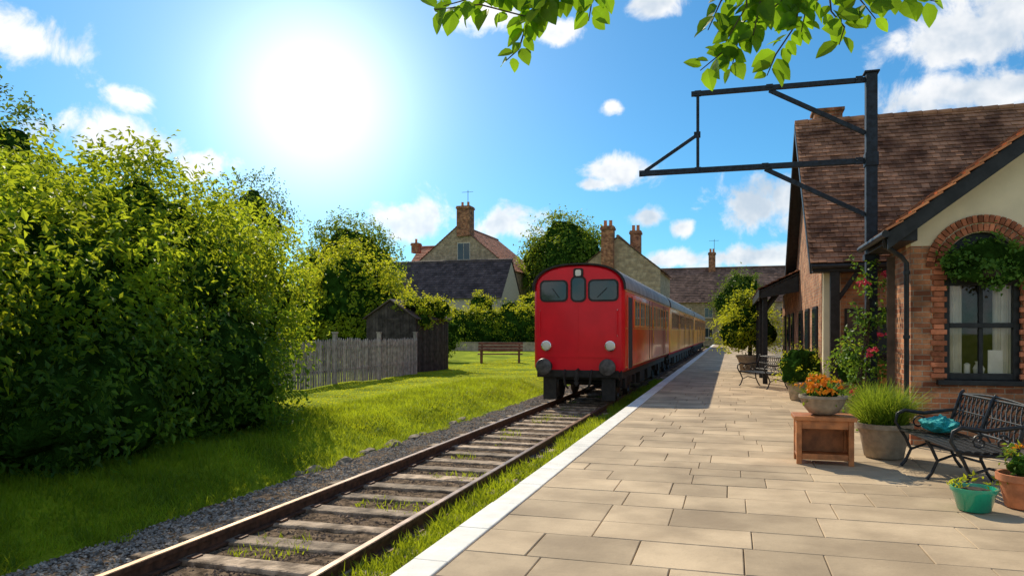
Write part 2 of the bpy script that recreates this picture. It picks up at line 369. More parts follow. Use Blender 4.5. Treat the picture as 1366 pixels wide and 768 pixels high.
# ------------------------------------------------------------------ platform
mb=MB(); mb.bx(-2.10,16,-6,94,-.45,-.02); mb.build('platform_base',M['mortar'])
mb=MB(); mb.bx(-2.118,-2.10,-6,94,-.44,-.055); mb.build('platform_face_wall',M['edge'])
mb=MB(); y=-6
while y<94:
    l=.9; mb.bx(-2.15+R(-.004,.004),-1.885,y+.003,y+l-.003,-.05,.004+R(-.001,.002)); y+=l
mb.build('platform_edge_line',M['white'],bevel=.01)
mb=MB(); y=-5.5
def slab(x0,x1,y0,y1,z):
    b=.006; t=[(x0+b,y0+b,z),(x1-b,y0+b,z+R(-.0015,.0015)),(x1-b,y1-b,z+R(-.002,.002)),(x0+b,y1-b,z)]
    o=[(x0,y0,z-.006),(x1,y0,z-.006),(x1,y1,z-.006),(x0,y1,z-.006)]; g=[(p[0],p[1],z-.035) for p in o]
    mb.add(t+o+g,[(0,1,2,3),(4,5,1,0),(5,6,2,1),(6,7,3,2),(7,4,0,3),(8,9,5,4),(9,10,6,5),(10,11,7,6),(11,8,4,7)])
while y<93:
    h=random.choice([.42,.5,.58,.62,.5]); x=-1.875; first=True
    while x<(9 if y<19 else 2.2):
        w=random.choice([.55,.75,.9,1.05,1.2])*(R(.4,1) if first else 1); first=False
        g=R(.002,.0045)
        slab(x+g,x+w-g,y+g,y+h-g,R(-.002,.002)); x+=w
    y+=h
mb.build('paving_slabs',M['paver'])

# ------------------------------------------------------------------ track
e=empty('railway_track',(-3.83,20,-.4))
for nm,x in (('rail_right',-3.05),('rail_left',-4.60)):
    mb=MB(); mb.bx(x-.07,x+.07,-5,94,-.395,-.375,0); mb.bx(x-.012,x+.012,-5,94,-.375,-.295,0); mb.bx(x-.036,x+.036,-5,94,-.295,-.254,0); mb.bx(x-.028,x+.028,-5,94,-.254,-.250,1)
    mb.build(nm,[M['rail'],M['railtop']],e)
mb=MB(); mc=MB(); y=-4.5
while y<92:
    mb.box((-3.83+R(-.07,.07),y,-.43),(2.35+R(-.12,.12),.26+R(-.05,.03),.09+R(-.0,.035)),rot=(R(-.03,.03),R(-.01,.01),R(-.04,.04)))
    for x in (-3.05,-4.60):
        for s in(-1,1): mc.box((x+s*.1,y,-.375),(.07,.12,.035))
    y+=.66+R(-.02,.02)
mb.build('sleepers',M['sleeper'],e,bevel=.022); mc.build('rail_chairs',M['rail'],e)

# ------------------------------------------------------------------ train
def train():
    xc=-3.8; tr=empty('passenger_train',(xc,19,-.25))
    HW=1.2
    def prof(k=1.0):
        p=[(-HW*k+.1,.54),(-HW*k,.66),(-HW*k,2.05),(-HW*k,2.72)]
        for i in range(1,16):
            t=math.pi*(1-i/16); p.append((HW*k*math.copysign(abs(math.cos(t))**.8,math.cos(t)),2.72+.62*k*math.sin(t)**.85))
        p+=[(HW*k,2.72),(HW*k,2.05),(HW*k,.66),(HW*k-.1,.54)]
        return p
    cars=[(18.9,33.0,0),(33.7,55.5,1),(56.2,80,1)]
    for ci,(y0,y1,kind) in enumerate(cars):
        P=prof(); n=len(P); mb=MB()
        rings=[(y0,.93),(y0+.03,.965),(y0+.12,1),(y1-.12,1),(y1,.95)]
        vs=[]
        for yy,k in rings:
            for (x,z) in P: vs.append((xc+x*k,yy,(z-1.9)*(1-(1-k)*.6)+1.9))
        fs=[];ms=[]
        for r in range(len(rings)-1):
            for i in range(n):
                j=(i+1)%n; fs.append((r*n+i,r*n+j,(r+1)*n+j,(r+1)*n+i))
                m=0 if r==0 or r==1 else (1 if kind==0 else 0)
                if kind and i in (1,2,19,20): m=2
                ms.append(m)
        mb.v+=vs; mb.f+=[list(f) for f in fs]; mb.m+=ms
        mb.f.append(list(range(n))); mb.m.append(0); mb.f.append([(len(rings)-1)*n+i for i in range(n)]); mb.m.append(0)
        mb.build('coach_body',[M['red'],M['reds'],M['amber']],tr,smooth=True,ang=30)
        mb=MB(); A=[(HW*1.03*math.copysign(abs(math.cos(math.pi*(1-i/20)))**.8,math.cos(math.pi*(1-i/20))),2.70+.675*math.sin(math.pi*(1-i/20))**.85) for i in range(21)]
        B=[(a*.965,b-.035) for a,b in A]
        for (ya,yb,mi) in ((y0-.05,y0+.02,1),(y0+.021,y1+.04,0)):
            vs=[(xc+p[0],yy,p[1]) for yy in(ya,yb) for p in A+B[::-1]]; m=42
            fs=[(i,(i+1)%m,(i+1)%m+m,i+m) for i in range(m)]
            for i in range(20): fs.append((i,i+1,40-i,41-i)); fs.append((m+i,m+i+1,m+40-i,m+41-i))
            mb.add(vs,fs,mi)
        yv=y0+1.8
        while yv<y1-1: mb.lathe([(.16,0),(.16,.08),(.1,.12)],(xc,yv,3.36),12,0); yv+=2.6
        mb.build('coach_roof',[M['roofgrey'],M['under']],tr,smooth=True,ang=30)
        w=MB()
        for s in(-1,1):
            X=xc+s*HW
            def pan(ya,yb,za,zb,pr,mi): w.bx(min(X+s*.001,X+s*pr),max(X+s*.001,X+s*pr),ya,yb,za,zb,mi)
            pan(y0+.15,y1-.15,1.67,1.69,.02,3); pan(y0+.15,y1-.15,.67,.69,.02,3); pan(y0+.15,y1-.15,2.63,2.65,.03,3)
            if ci==0:
                pan(y0+.45,y0+1.35,.62,2.5,.025,2); pan(y0+.41,y0+.45,.62,2.55,.035,4); pan(y0+1.35,y0+1.39,.62,2.55,.035,4)
            yy=y0+(1.9 if ci==0 else .8); k=0
            while yy<y1-1.4:
                if k%4==3:
                    pan(yy,yy+.02,.70,2.6,.012,2); pan(yy+.8,yy+.82,.70,2.6,.012,2)
                    pan(yy+.14,yy+.66,1.72,2.46,.018,1); pan(yy+.18,yy+.62,1.76,2.42,.024,0)
                    w.tube((X+s*.05,yy+.9,1.2),(X+s*.05,yy+.9,2.0),.015,6,3); yy+=1.1
                else:
                    pan(yy+.04,yy+1.16,1.72,2.5,.018,1); pan(yy+.1,yy+1.10,1.78,2.44,.024,0); pan(yy+.58,yy+.62,1.78,2.44,.03,1); yy+=1.35
                k+=1
        w.build('side_windows_doors',[M['glass'],M['amber'] if kind==0 else M['wood'],M['under'],M['yellow'],M['reds']],tr)
        u=MB(); u.bx(xc-1.0,xc+1.0,y0+.3,y1-.1,.33,.55); u.bx(xc-1.12,xc+1.12,y0+.05,y0+.3,.40,.60)
        for by in (y0+2.3,y1-2.3):
            for s in(-1,1):
                u.bx(xc+s*.93-.05,xc+s*.93+.05,by-1.5,by+1.5,.12,.36)
                for k in(-1,1):
                    u.lathe([(.44,-.06),(.47,-.06),(.46,.0),(.44,.07),(.36,.07),(.34,.03),(.1,.03),(.1,.09)],(xc+s*.775,by+k*1.05,.20),28,1,'X')
                    u.box((xc+s*.99,by+k*1.05,.2),(.14,.26,.26))
                for q in np.linspace(-.4,.4,5): u.lathe([(.06,-.1),(.06,.1)],(xc+s*.95,by+q*.8,.25),8,0)
            for k in(-1,1): u.tube((xc-.8,by+k*1.05,.2),(xc+.8,by+k*1.05,.2),.07)
        for q in np.arange(y0+4.8,y1-5,2.2):
            for s in(-1,1): u.bx(xc+s*.8-.22,xc+s*.8+.22,q,q+1.3,-.02,.33)
        u.tube((xc,y1-.2,.5),(xc,y1+.8,.5),.08)
        u.bx(xc-.5,xc+.5,y1-.05,y1+.72,.7,2.7)
        u.build('underframe_bogies',[M['under'],M['buffer']],tr,bevel=.006)
    yf=18.9
    def rr(cx,cz,w,h,r,n=5):
        p=[]
        for (sx,sz,a0) in ((1,1,0),(-1,1,90),(-1,-1,180),(1,-1,270)):
            for i in range(n+1):
                a=rad(a0+90*i/n); p.append((cx+sx*(w/2-r)+r*math.cos(a),cz+sz*(h/2-r)+r*math.sin(a)))
        return p
    f=MB()
    for cx,w,h,cz in ((-.65,.66,.48,2.66),(0,.32,.58,2.70),(.65,.70,.48,2.66)):
        f.prism(rr(xc+cx,cz,w+.09,h+.09,.13),'Y',yf-.022,yf+.01,1); f.prism(rr(xc+cx,cz,w,h,.10),'Y',yf-.03,yf,0)
    f.path([(xc-.5,yf-.05,2.48),(xc-.68,yf-.05,2.72)],.008,5,2); f.path([(xc+.5,yf-.05,2.48),(xc+.75,yf-.05,2.72)],.008,5,2)
    f.build('windscreens',[M['glass'],M['under'],M['under']],tr,smooth=True)
    f=MB()
    f.prism(rr(xc,3.12,.26,.24,.05),'Y',yf-.03,yf+.02,2); f.prism(rr(xc,3.12,.15,.16,.04),'Y',yf-.045,yf-.02,1)
    for s in(-1,1):
        f.lathe([(.05,0),(.12,-.02),(.135,-.09),(.12,-.10)],(xc+s*.84,yf,1.23),24,0,'Y'); f.lathe([(.115,0),(.1,-.02),(.03,-.035)],(xc+s*.84,yf-.095,1.23),24,1,'Y')
        f.tube((xc+s*1.02,yf-.05,1.5),(xc+s*1.02,yf-.05,2.15),.013,8,3)
        f.tube((xc+s*1.02,yf-.05,1.5),(xc+s*1.02,yf+.03,1.5),.012,6,0);f.tube((xc+s*1.02,yf-.05,2.15),(xc+s*1.02,yf+.03,2.15),.012,6,0)
    f.bx(xc-1.06,xc+1.06,yf-.018,yf,.93,.955,3); f.bx(xc-.008,xc+.008,yf-.008,yf,.97,2.3,3)
    f.build('lamps_handrails',[M['chrome'],M['lens'],M['under'],M['red']],tr,smooth=True)
    f=MB()
    for s in(-1,1):
        f.lathe([(.13,.1),(.13,-.12),(.085,-.14),(.085,-.42)],(xc+s*.82,yf,.70),20,0,'Y'); f.lathe([(.06,0),(.2,0),(.215,-.025),(.2,-.05),(.1,-.065)],(xc+s*.82,yf-.40,.70),28,1,'Y')
        f.path([(xc+s*.35,yf-.02,.6),(xc+s*.36,yf-.15,.5),(xc+s*.33,yf-.16,.25),(xc+s*.25,yf-.1,.12)],.028,8,0)
    f.bx(xc-1.05,xc+1.05,yf-.03,yf+.2,.42,.60,0)
    f.path([(xc,yf-.02,.62),(xc,yf-.25,.6),(xc,yf-.27,.4),(xc,yf-.22,.2)],.035,8,0)
    for q in range(3): f.lathe([(.03,-.02),(.06,-.02),(.06,.02),(.03,.02)],(xc,yf-.26,.5-.11*q),12,0,'Y')
    f.bx(xc-.95,xc-.6,yf+.05,yf+.1,-.18,.45,0); f.bx(xc+.6,xc+.95,yf+.05,yf+.1,-.18,.45,0)
    f.build('buffers_coupling',[M['under'],M['buffer']],tr,smooth=True)
train()

# ------------------------------------------------------------------ station building B
def stationB():
    e=empty('brick_station_cottage',(4.5,14,0)); Yb=11.6; x0=2.43; x1=10.4
    def rz(x): return 2.98+.754*(x-2.10) if x<6.6 else 2.98+.754*4.5-.754*(x-6.6)
    zb=2.80; cx,cz,ra=3.32,2.50,.47
    w=MB()
    def strip(xa,xb,za,zbb,mi):
        if zbb[0]-za[0]<.002 and zbb[1]-za[1]<.002: return
        w.prism([(xa,za[0]),(xb,za[1]),(xb,zbb[1]),(xa,zbb[0])],'Y',Yb,Yb+.3,mi)
    edges=[x0]+list(np.linspace(cx-ra,cx+ra,17))+[6.6,x1]
    for a,b in zip(edges[:-1],edges[1:]):
        inside=a>=cx-ra-1e-6 and b<=cx+ra+1e-6
        if inside:
            ar=[cz+math.sqrt(max(0,ra*ra-(q-cx)**2)) for q in(a,b)]
            strip(a,b,(-.1,-.1),(.93,.93),0)
            strip(a,b,[min(q,zb) for q in ar],(zb,zb),0)
            strip(a,b,[max(q,zb) for q in ar],(rz(a)-.08,rz(b)-.08),1)
        else:
            strip(a,b,(-.1,-.1),(zb,zb),0); strip(a,b,(zb,zb),(max(zb+.01,rz(a)-.08),max(zb+.01,rz(b)-.08)),1)
    w.bx(x0,x0+.3,Yb+.3,13.0,-.1,zb+.25,0); w.bx(x0+.3,3.4,12.75,13.0,-.1,3.2,0); w.bx(3.4,3.65,12.9,17.6,-.1,3.8,0)
    w.bx(10.1,x1,Yb+.3,17.6,-.1,zb+.4,0)
    w.build('walls',[M['brick'],M['cream']],e)
    a=MB()
    for ringr,nn in((ra+.005,24),(ra+.125,30)):
        for i in range(nn):
            t=math.pi*(i+.5)/nn; r=ringr+.055
            a.box((cx+r*math.cos(t),Yb-.012,cz+r*math.sin(t)),(.105,.06,math.pi*ringr/nn-.004),rot=(0,-t,0))
    for s in(-1,1):
        z=.95
        while z<2.5: a.box((cx+s*(ra+.07),Yb-.006,z+.035),(.13 if int(z*13)%2 else .2,.05,.066)); z+=.076
    a.build('brick_arch',[simple('arch_bricks',(.40,.14,.07),.9,ns=8,var=.35,bmp=.4,bs=50,island=.45,spec=.2)],e,bevel=.006)
    a=MB(); a.bx(cx-ra-.1,cx+ra+.1,Yb-.10,Yb+.1,.86,.93); a.build('sill',M['black'],e,bevel=.008)
    a=MB(); L,Rr=cx-ra,cx+ra; yw=Yb+.06
    a.bx(L,L+.085,yw,yw+.1,.93,2.5); a.bx(Rr-.085,Rr,yw,yw+.1,.93,2.5); a.bx(L+.085,Rr-.085,yw+.002,yw+.1,.93,1.02); a.bx(L+.085,Rr-.085,yw+.002,yw+.1,2.24,2.36)
    a.bx(L+.085,Rr-.085,yw-.01,yw+.08,1.65,1.72); a.bx(cx-.026,cx+.026,yw+.01,yw+.07,1.02,1.65); a.bx(cx-.026,cx+.026,yw+.01,yw+.07,1.72,2.24)
    P=[(cx+ra*math.cos(math.pi*i/16),cz+ra*math.sin(math.pi*i/16)) for i in range(17)]+[(L,2.362),(Rr,2.362)]
    a.prism(P,'Y',yw+.04,yw+.09)
    a.build('window_frame',M['black'],e,bevel=.006)
    a=MB(); a.bx(L+.07,Rr-.07,yw+.045,yw+.05,1.0,2.25); a.build('window_glass',M['pane'],e)
    a=MB()
    for s in(-1,1):
        p=[];n=24
        for i in range(n+1): 
            x=cx+s*(ra-.04)-s*i/n*.24; p.append((x,yw+.16+.025*math.sin(i*1.9)))
        vs=[(x,y,z) for z in(1.0,2.3) for x,y in p]; a.add(vs,[(i,i+1,i+n+2,i+n+1) for i in range(n)])
    a.build('curtains',M['curtain'],e,smooth=True,ang=80)
    a=MB(); a.lathe([(.03,0),(.06,.02),(.075,.1),(.04,.17),(.05,.2)],(cx+.02,yw+.18,.98),16); a.bx(cx+.12,cx+.30,yw+.13,yw+.15,.98,1.34); a.lathe([(.04,0),(.04,.16),(.01,.18)],(cx-.12,yw+.2,.98),12); a.build('window_ornaments',M['curtain'],e,smooth=True)
    a=MB(); a.bx(cx-1,cx+1.4,Yb+1.05,Yb+1.07,0,2.75); a.bx(cx-.55,cx+.6,Yb+.3,Yb+1.0,.90,.95); a.build('room_back_wall',M['room'],e)
    s=MB()
    def plane(xa,xb,ya,yb,mi=0,t0=-.07,t1=-.0):
        s.prism([(xa,rz(xa)+t0),(xb,rz(xb)+t0),(xb,rz(xb)+t1),(xa,rz(xa)+t1)],'Y',ya,yb,mi)
    plane(2.10,6.6,11.22,13.2); plane(3.1,6.6,13.2,17.2); plane(6.6,10.9,11.22,17.2)
    s.build('roof_deck',M['black'],e)
    s=MB()
    tiles(s,(2.05,11.10,rz(2.05)),(0,.18,0),(4.55,0,4.55*.754),.18,.20,1,th=.03)
    tiles(s,(2.05,11.285,rz(2.05)),(0,1.95,0),(4.55,0,4.55*.754),.17,.20,0)
    tiles(s,(3.05,13.24,rz(3.05)),(0,4,0),(3.55,0,3.55*.754),.17,.20,0)
    tiles(s,(10.9,11.14,rz(10.9)),(0,6.1,0),(-4.3,0,4.3*.754),.17,.20,0)
    s.build('roof_tiles',[M['tile'],M['tileo']],e)
    s=MB()
    for xa,xb in((2.06,6.6),(6.6,10.9)):
        s.prism([(xa,rz(xa)-.23),(xb,rz(xb)-.23),(xb,rz(xb)+.012),(xa,rz(xa)+.012)],'Y',11.17,11.215,0)
        s.prism([(xa,rz(xa)-.10),(xb,rz(xb)-.10),(xb,rz(xb)-.072),(xa,rz(xa)-.072)],'Y',11.22,11.62,0)
    s.prism([(2.10,2.84),(2.44,2.84),(2.44,rz(2.44)-.1),(2.10,rz(2.10)-.05)],'Y',11.24,13.1,0)
    s.build('bargeboards',M['black'],e,bevel=.006)
    s=MB(); s.path([(2.02,11.1,2.93),(2.02,13.2,2.93)],.05,10)
    s.path([(2.04,11.3,2.9),(2.06,11.33,2.78),(2.28,11.5,2.66),(2.36,11.52,2.56),(2.36,11.52,.1),(2.34,11.44,.03)],.034,10)
    for z in(.6,1.5,2.4): s.lathe([(.046,0),(.046,.05)],(2.36,11.52,z),12)
    s.build('gutter_downpipe',M['black'],e,smooth=True)
    iv=[((2.95,11.42,2.55),(.22,.14,.18)),((3.3,11.38,2.62),(.36,.18,.27)),((3.72,11.4,2.5),(.30,.15,.22)),((3.45,11.36,2.38),(.28,.13,.18)),((3.15,11.36,2.40),(.30,.12,.15))]
    h=empty('hanging_ivy',(3.3,11.4,2.5)); foliage('leaves',iv,420,16,.07,.065,M['lf_ivy'],h,core=.8,asp=.8)
    hb=MB(); hb.lathe([(.1,2.30),(.18,2.34),(.2,2.42)],(3.35,11.42,0),16); hb.build('basket',M['soil'],h)
stationB()

# ------------------------------------------------------------------ station building A
def stationA():
    e=empty('station_house',(6,21,0)); k=(7.14-3.09)/4.0
    w=MB()
    w.bx(1.95,2.3,17.6,17.9,-.1,3.2,1); w.bx(2.3,13,17.6,17.9,-.1,3.2,0)
    w.prism([(17.9,-.1),(24.8,-.1),(24.8,3.3),(21.2,6.98),(17.9,3.6),(17.65,3.2)],'X',1.95,2.2,0)
    w.bx(12.8,13,17.9,24.8,-.1,3.2,0); w.bx(2.2,12.8,24.6,24.8,-.1,3.2,0)
    w.bx(1.95,8,24.82,31,-.1,3.0,0)
    w.build('walls',[M['brick2'],M['cream']],e)
    s=MB()
    for sg in(1,-1):
        ya=21.2-4.0*sg
        s.prism([(ya,3.02),(21.2,7.07),(21.2,7.14),(ya,3.09)],'X',1.68,13.2)
    s.prism([(1.6,2.95),(5,5.2),(5,5.28),(1.6,3.03)],'Y',25.0,31.2); s.prism([(8.4,2.95),(5,5.2),(5,5.28),(8.4,3.03)],'Y',25.0,31.2)
    s.build('roof_deck',M['black'],e)
    s=MB()
    tiles(s,(1.64,17.14,3.05),(11.5,0,0),(0,4.06,4.06*k),.165,.17)
    tiles(s,(1.64,25.26,3.05),(11.5,0,0),(0,-4.06,4.06*k),.33,.3)
    tiles(s,(1.55,25.3,3.0),(0,5.9,0),(3.45,0,2.28),.25,.25)
    x=1.64
    while x<13: s.path([(x,21.2,7.17),(x+.33,21.2,7.175)],[.085,.095],10); x+=.34
    s.build('roof_tiles',M['tile'],e)
    s=MB()
    for sg in(1,-1):
        ya=21.2-4.06*sg; s.prism([(ya,2.84),(21.2,6.92),(21.2,7.16),(ya,3.06)],'X',1.63,1.672)
    s.bx(1.68,13,17.16,17.2,2.90,3.06); s.bx(1.70,13,17.2,17.6,2.88,2.91)
    s.path([(1.66,17.10,3.0),(3.4,17.10,3.0)],.05,8)
    s.build('fascia',M['black'],e)
    s=MB(); s.bx(2.05,2.24,17.2,17.36,0,2.88); s.bx(2.02,2.27,17.18,17.38,0,.2)
    s.beam((2.15,17.28,2.2),(2.6,17.28,2.88),.07,.09)
    s.build('porch_post',M['black'],e,bevel=.01)
    s=MB()
    s.bx(2.86,3.36,17.54,17.6,0,2.12,0); s.bx(2.92,3.30,17.52,17.54,1.1,2.0,1); s.bx(2.92,3.30,17.52,17.54,.15,.95,2)
    s.bx(2.38,2.76,17.54,17.6,.95,2.1,0); s.bx(2.42,2.72,17.525,17.54,1.0,2.05,1); s.bx(2.34,2.80,17.48,17.6,.88,.95,0)
    s.bx(2.76,2.84,17.57,17.6,1.35,1.6,3)
    for y in(18.6,20.5,22.4): s.bx(1.91,1.95,y,y+.9,.9,2.2,0); s.bx(1.895,1.91,y+.06,y+.84,.96,2.14,1)
    for y in(25.4,27.2,29.): s.bx(1.91,1.95,y,y+.9,0,2.2,0); s.bx(1.895,1.91,y+.1,y+.8,1.1,2.1,1)
    s.build('doors_windows',[M['black'],M['glass'],M['wood'],M['creamfar']],e,bevel=.004)
    s=MB(); s.bx(2.15,2.85,21.4,22.0,6.2,7.50); s.bx(2.1,2.9,21.35,22.05,7.50,7.58)
    s.build('chimney',M['brick'],e)
    c=empty('platform_canopy',(1.4,27,2.8)); s=MB()
    s.prism([(.85,2.78),(1.93,3.30),(1.93,3.37),(.85,2.85)],'Y',23.5,30.5,0)
    s.bx(.80,.845,23.45,30.55,2.62,2.86,0); s.prism([(.85,2.60),(1.93,2.78),(1.93,3.28),(.85,2.77)],'Y',23.46,23.5,0)
    for y in(23.9,27,30.2):
        s.bx(.93,1.07,y-.07,y+.07,0,2.78,0); s.beam((1.0,y+.001,2.2),(1.6,y+.001,3.05),.06,.08)
        s.beam((1.0,y+.1,2.25),(1.0,y+.6,2.78),.06,.07)
    s.build('canopy_frame',M['black'],c,bevel=.008)
    s=MB(); tiles(s,(.8,23.4,2.85),(0,7.2,0),(1.15,0,.56),.2,.2); s.build('canopy_tiles',M['tile'],c)
stationA()

# ------------------------------------------------------------------ bracket post
def gantry():
    g=empty('steel_bracket_post',(2.18,13.2,0)); Y=13.2
    s=MB(); s.bx(2.10,2.27,Y-.085,Y+.085,0,5.79); s.bx(2.07,2.30,Y-.115,Y+.115,5.79,5.82); s.bx(2.03,2.34,Y-.15,Y+.15,0,.06)
    s.bx(2.075,2.295,Y-.11,Y+.11,2.75,2.85); s.bx(2.085,2.285,Y-.10,Y+.10,4.28,4.5)
    s.build('post',M['steel'],g,bevel=.008)
    s=MB()
    s.beam((2.1,Y,5.70),(-.66,Y-.05,5.70),.07,.08); s.beam((2.1,Y,4.38),(-1.52,Y-.05,4.38),.08,.09)
    s.beam((-.55,Y-.05,5.66),(-.55,Y-.05,4.33),.05,.06)
    s.beam((-.56,Y-.05,4.99),(-1.45,Y-.05,4.42),.045,.055)
    s.beam((.62,Y-.02,5.66),(2.1,Y,4.83),.06,.07); s.beam((.55,Y-.02,4.34),(2.1,Y,3.50),.06,.07)
    for p in((-.55,5.7),(-.55,4.38),(-1.5,4.38),(.62,5.7),(.55,4.38),(-.56,4.99),(2.0,5.7),(2.0,4.38)):
        s.box((p[0],Y-.055,p[1]),(.11,.02,.11)); 
        for q in(-.03,.03): s.lathe([(.012,0),(.012,-.02)],(p[0]+q,Y-.068,p[1]),6,0,'Y')
    s.build('bracket_arms',M['steel'],g,bevel=.005)
    r=empty('climbing_rose',(2.1,13,0))
    bl=[((2.05,12.95,.5),(.36,.25,.55)),((1.95,12.98,1.2),(.32,.22,.45)),((2.0,13.0,1.75),(.2,.17,.3)),((2.15,13.0,2.45),(.22,.2,.28)),((2.28,12.95,.95),(.25,.2,.35)),((2.32,12.95,1.9),(.14,.15,.5))]
    foliage('leaves',bl,190,13,.09,.075,M['lf_ivy'],r,core=0,asp=.7,zmin=.0,shoots=60,shootlen=.3,shell=(.3,1.05))
    s=MB()
    for k in range(4): s.path([(2.0+R(-.1,.15),13.0,0),(2.0+R(-.15,.1),12.98,.8),(2.15+R(-.1,.1),13.02,1.6),(2.12,13.03,2.5)],.012,5)
    s.build('stems',M['bark'],r)
    foliage('blooms',[((2.13,12.85,2.45),(.24,.14,.22)),((2.05,12.8,1.5),(.22,.15,.35)),((1.9,12.8,.6),(.25,.1,.4))],80,8,.028,.065,M['fl_pink'],r,core=0,asp=.9)
gantry()

# ------------------------------------------------------------------ benches
def iron_bench(name,loc,rz,L=1.6):
    e=empty(name,loc); X=Matrix.Translation(loc)@Matrix.Rotation(rz,4,'Z')
    f=MB(); f.X=X
    h=L/2
    for sx in(-h,0,h) if L>1.5 else (-h,h):
        f.path([(sx,-.30,0),(sx,-.25,.06),(sx,-.19,.2),(sx,-.25,.34),(sx,-.30,.42)],[.022,.018,.018,.018,.02],8)
        f.path([(sx,.36,0),(sx,.30,.08),(sx,.24,.22),(sx,.22,.40),(sx,.27,.62),(sx,.36,.88),(sx,.39,.91)],[.022,.018,.018,.02,.02,.018,.02],8)
        f.path([(sx,-.30,.42),(sx,-.05,.39),(sx,.22,.40)],.02,8)
        f.path([(sx,-.19,.2),(sx,-.02,.27),(sx,.24,.2)],.014,6)
        if abs(sx)>.1:
            f.path([(sx,-.30,.42),(sx,-.36,.52),(sx,-.34,.62),(sx,-.26,.66),(sx,-.05,.63),(sx,.15,.66),(sx,.29,.68)],[.018,.018,.018,.022,.024,.022,.018],8)
            sp=[(sx,-.1+.09*(1-t/14)*math.cos(t*.75),.52+.09*(1-t/14)*math.sin(t*.75)) for t in range(13)]; f.path(sp,.011,6)
            sp=[(sx,.1+.08*(1-t/14)*math.cos(-t*.75+2),.52+.08*(1-t/14)*math.sin(-t*.75+2)) for t in range(13)]; f.path(sp,.011,6)
    f.build('cast_iron_ends',M['iron'],e,smooth=True,ang=60)
    s=MB(); s.X=X
    for i in range(7):
        y=-.30+i*.083; s.box((0,y,.435-.012*math.sin(math.pi*i/6)),(L+.06,.058,.02))
    s.build('seat',M['iron'],e,bevel=.006)
    b=MB(); b.X=X
    def bp(x,t): return (x,.245+.125*t,.50+.36*t)
    for t in(0,1,.5): b.path([bp(-h,t),bp(h,t)],.016 if t!=.5 else .009,8)
    n=int(L/.10)
    for i in range(n):
        xa=-h+L*i/n; xb=-h+L*(i+1)/n
        for t0,t1 in((0,.5),(.5,1)):
            b.path([bp(xa,t0),bp((xa+xb)/2,(t0+t1)/2+.1),bp(xb,t1)],.0085,5); b.path([bp(xb,t0),bp((xa+xb)/2,(t0+t1)/2-.1),bp(xa,t1)],.0085,5)
    b.path([bp(-h+L*i/20,1+.10*math.sin(math.pi*i/20)) for i in range(21)],.014,7)
    b.build('backrest',M['iron'],e,smooth=True,ang=60)
    return e
iron_bench('garden_bench',(2.33,9.0,.004),rad(-84),1.65)
iron_bench('garden_bench',(.85,22.4,.004),rad(-62),1.5)
def park_bench(loc,rz,L):
    e=empty('park_bench',loc); X=Matrix.Translation(loc)@Matrix.Rotation(rz,4,'Z'); f=MB(); f.X=X
    for x in(-L*.42,L*.42):
        f.bx(x-.05,x+.05,-.30,-.20,0,.68); f.bx(x-.045,x+.045,-.20,.24,.38,.44); f.beam((x,.22,0),(x,.36,1.08),.09,.09)
        f.bx(x-.05,x+.05,-.34,.26,.68,.73)
    f.build('legs',M['benchwood'],e)
    s=MB(); s.X=X
    for i in range(4): s.box((0,-.24+i*.135,.47),(L,.115,.05))
    for i in range(3): s.box((0,.22+i*.035,.68+i*.17),(L,.035,.13),rot=(-.12,0,0))
    s.build('seat_backrest',M['benchwood'],e)
park_bench((-11.6,37.0,gz(-11.6,37.0)+.02),rad(14),2.35)

bm=bmesh.new(); bmesh.ops.create_icosphere(bm,subdivisions=5,radius=1)
for v in bm.verts:
    c=v.co.copy(); k=1+.34*noise.noise(c*1.7+Vector((4,1,2)))+.22*abs(noise.noise(c*4))-.1*abs(noise.noise(c*8))
    v.co=Vector((2.28+c.x*.17*k,9.5+c.y*.26*k,.445+(c.z*.5+.5)*.17*k))
me=bpy.data.meshes.new('cloth_bag'); bm.to_mesh(me); bm.free(); me.materials.append(M['cloth']); me.polygons.foreach_set('use_smooth',[True]*len(me.polygons))
link(bpy.data.objects.new('cloth_bag',me),None)

t=empty('wooden_stand',(1.07,9.8,0)); s=MB(); x0,x1,y0,y1=.76,1.40,9.55,10.0
s.bx(x0-.03,x1+.03,y0-.03,y1+.03,.53,.58)
for x in(x0,x1-.06):
    for y in(y0,y1-.06): s.bx(x,x+.06,y,y+.06,0,.53)
s.bx(x0+.06,x1-.06,y0+.01,y0+.04,.43,.53); s.bx(x0+.005,x1-.005,y0+.03,y1-.03,.08,.11); s.bx(x0+.06,x1-.06,y0+.012,y0+.03,.06,.13)
s.bx(x0+.01,x0+.035,y0+.06,y1-.06,.11,.53); s.bx(x1-.035,x1-.01,y0+.06,y1-.06,.11,.53); s.bx(x0+.06,x1-.06,y1-.04,y1-.02,.11,.53)
s.build('stand_frame',M['wood'],t,bevel=.006)

# ------------------------------------------------------------------ pots
def pot(name,loc,prof,mat,soilr,soilz):
    e=empty(name,loc); s=MB(); s.lathe(prof,loc,32); s.build('pot',mat,e,smooth=True,ang=50)
    s=MB(); s.lathe([(soilr,soilz),(soilr*.5,soilz+.02)],loc,20); s.build('soil',M['soil'],e); return e
def tuft(name,loc,n,r,h,w,mat,e,lean=.5):
    a=rng.uniform(0,6.28,n); q=np.sqrt(rng.uniform(0,1,n))*r; xy=np.stack([loc[0]+q*np.cos(a),loc[1]+q*np.sin(a)],1)
    blades(name,xy,np.full(n,loc[2]),h,w,mat,e,lean)
B=lambda k:[(.13*k,0),(.17*k,.02*k),(.2*k,.03*k),(.29*k,.14*k),(.33*k,.25*k),(.35*k,.26*k),(.35*k,.30*k),(.31*k,.30*k),(.29*k,.22*k)]
e=pot('flower_bowl',(1.08,9.78,.582),B(.8),M['potstone'],.225,.195)
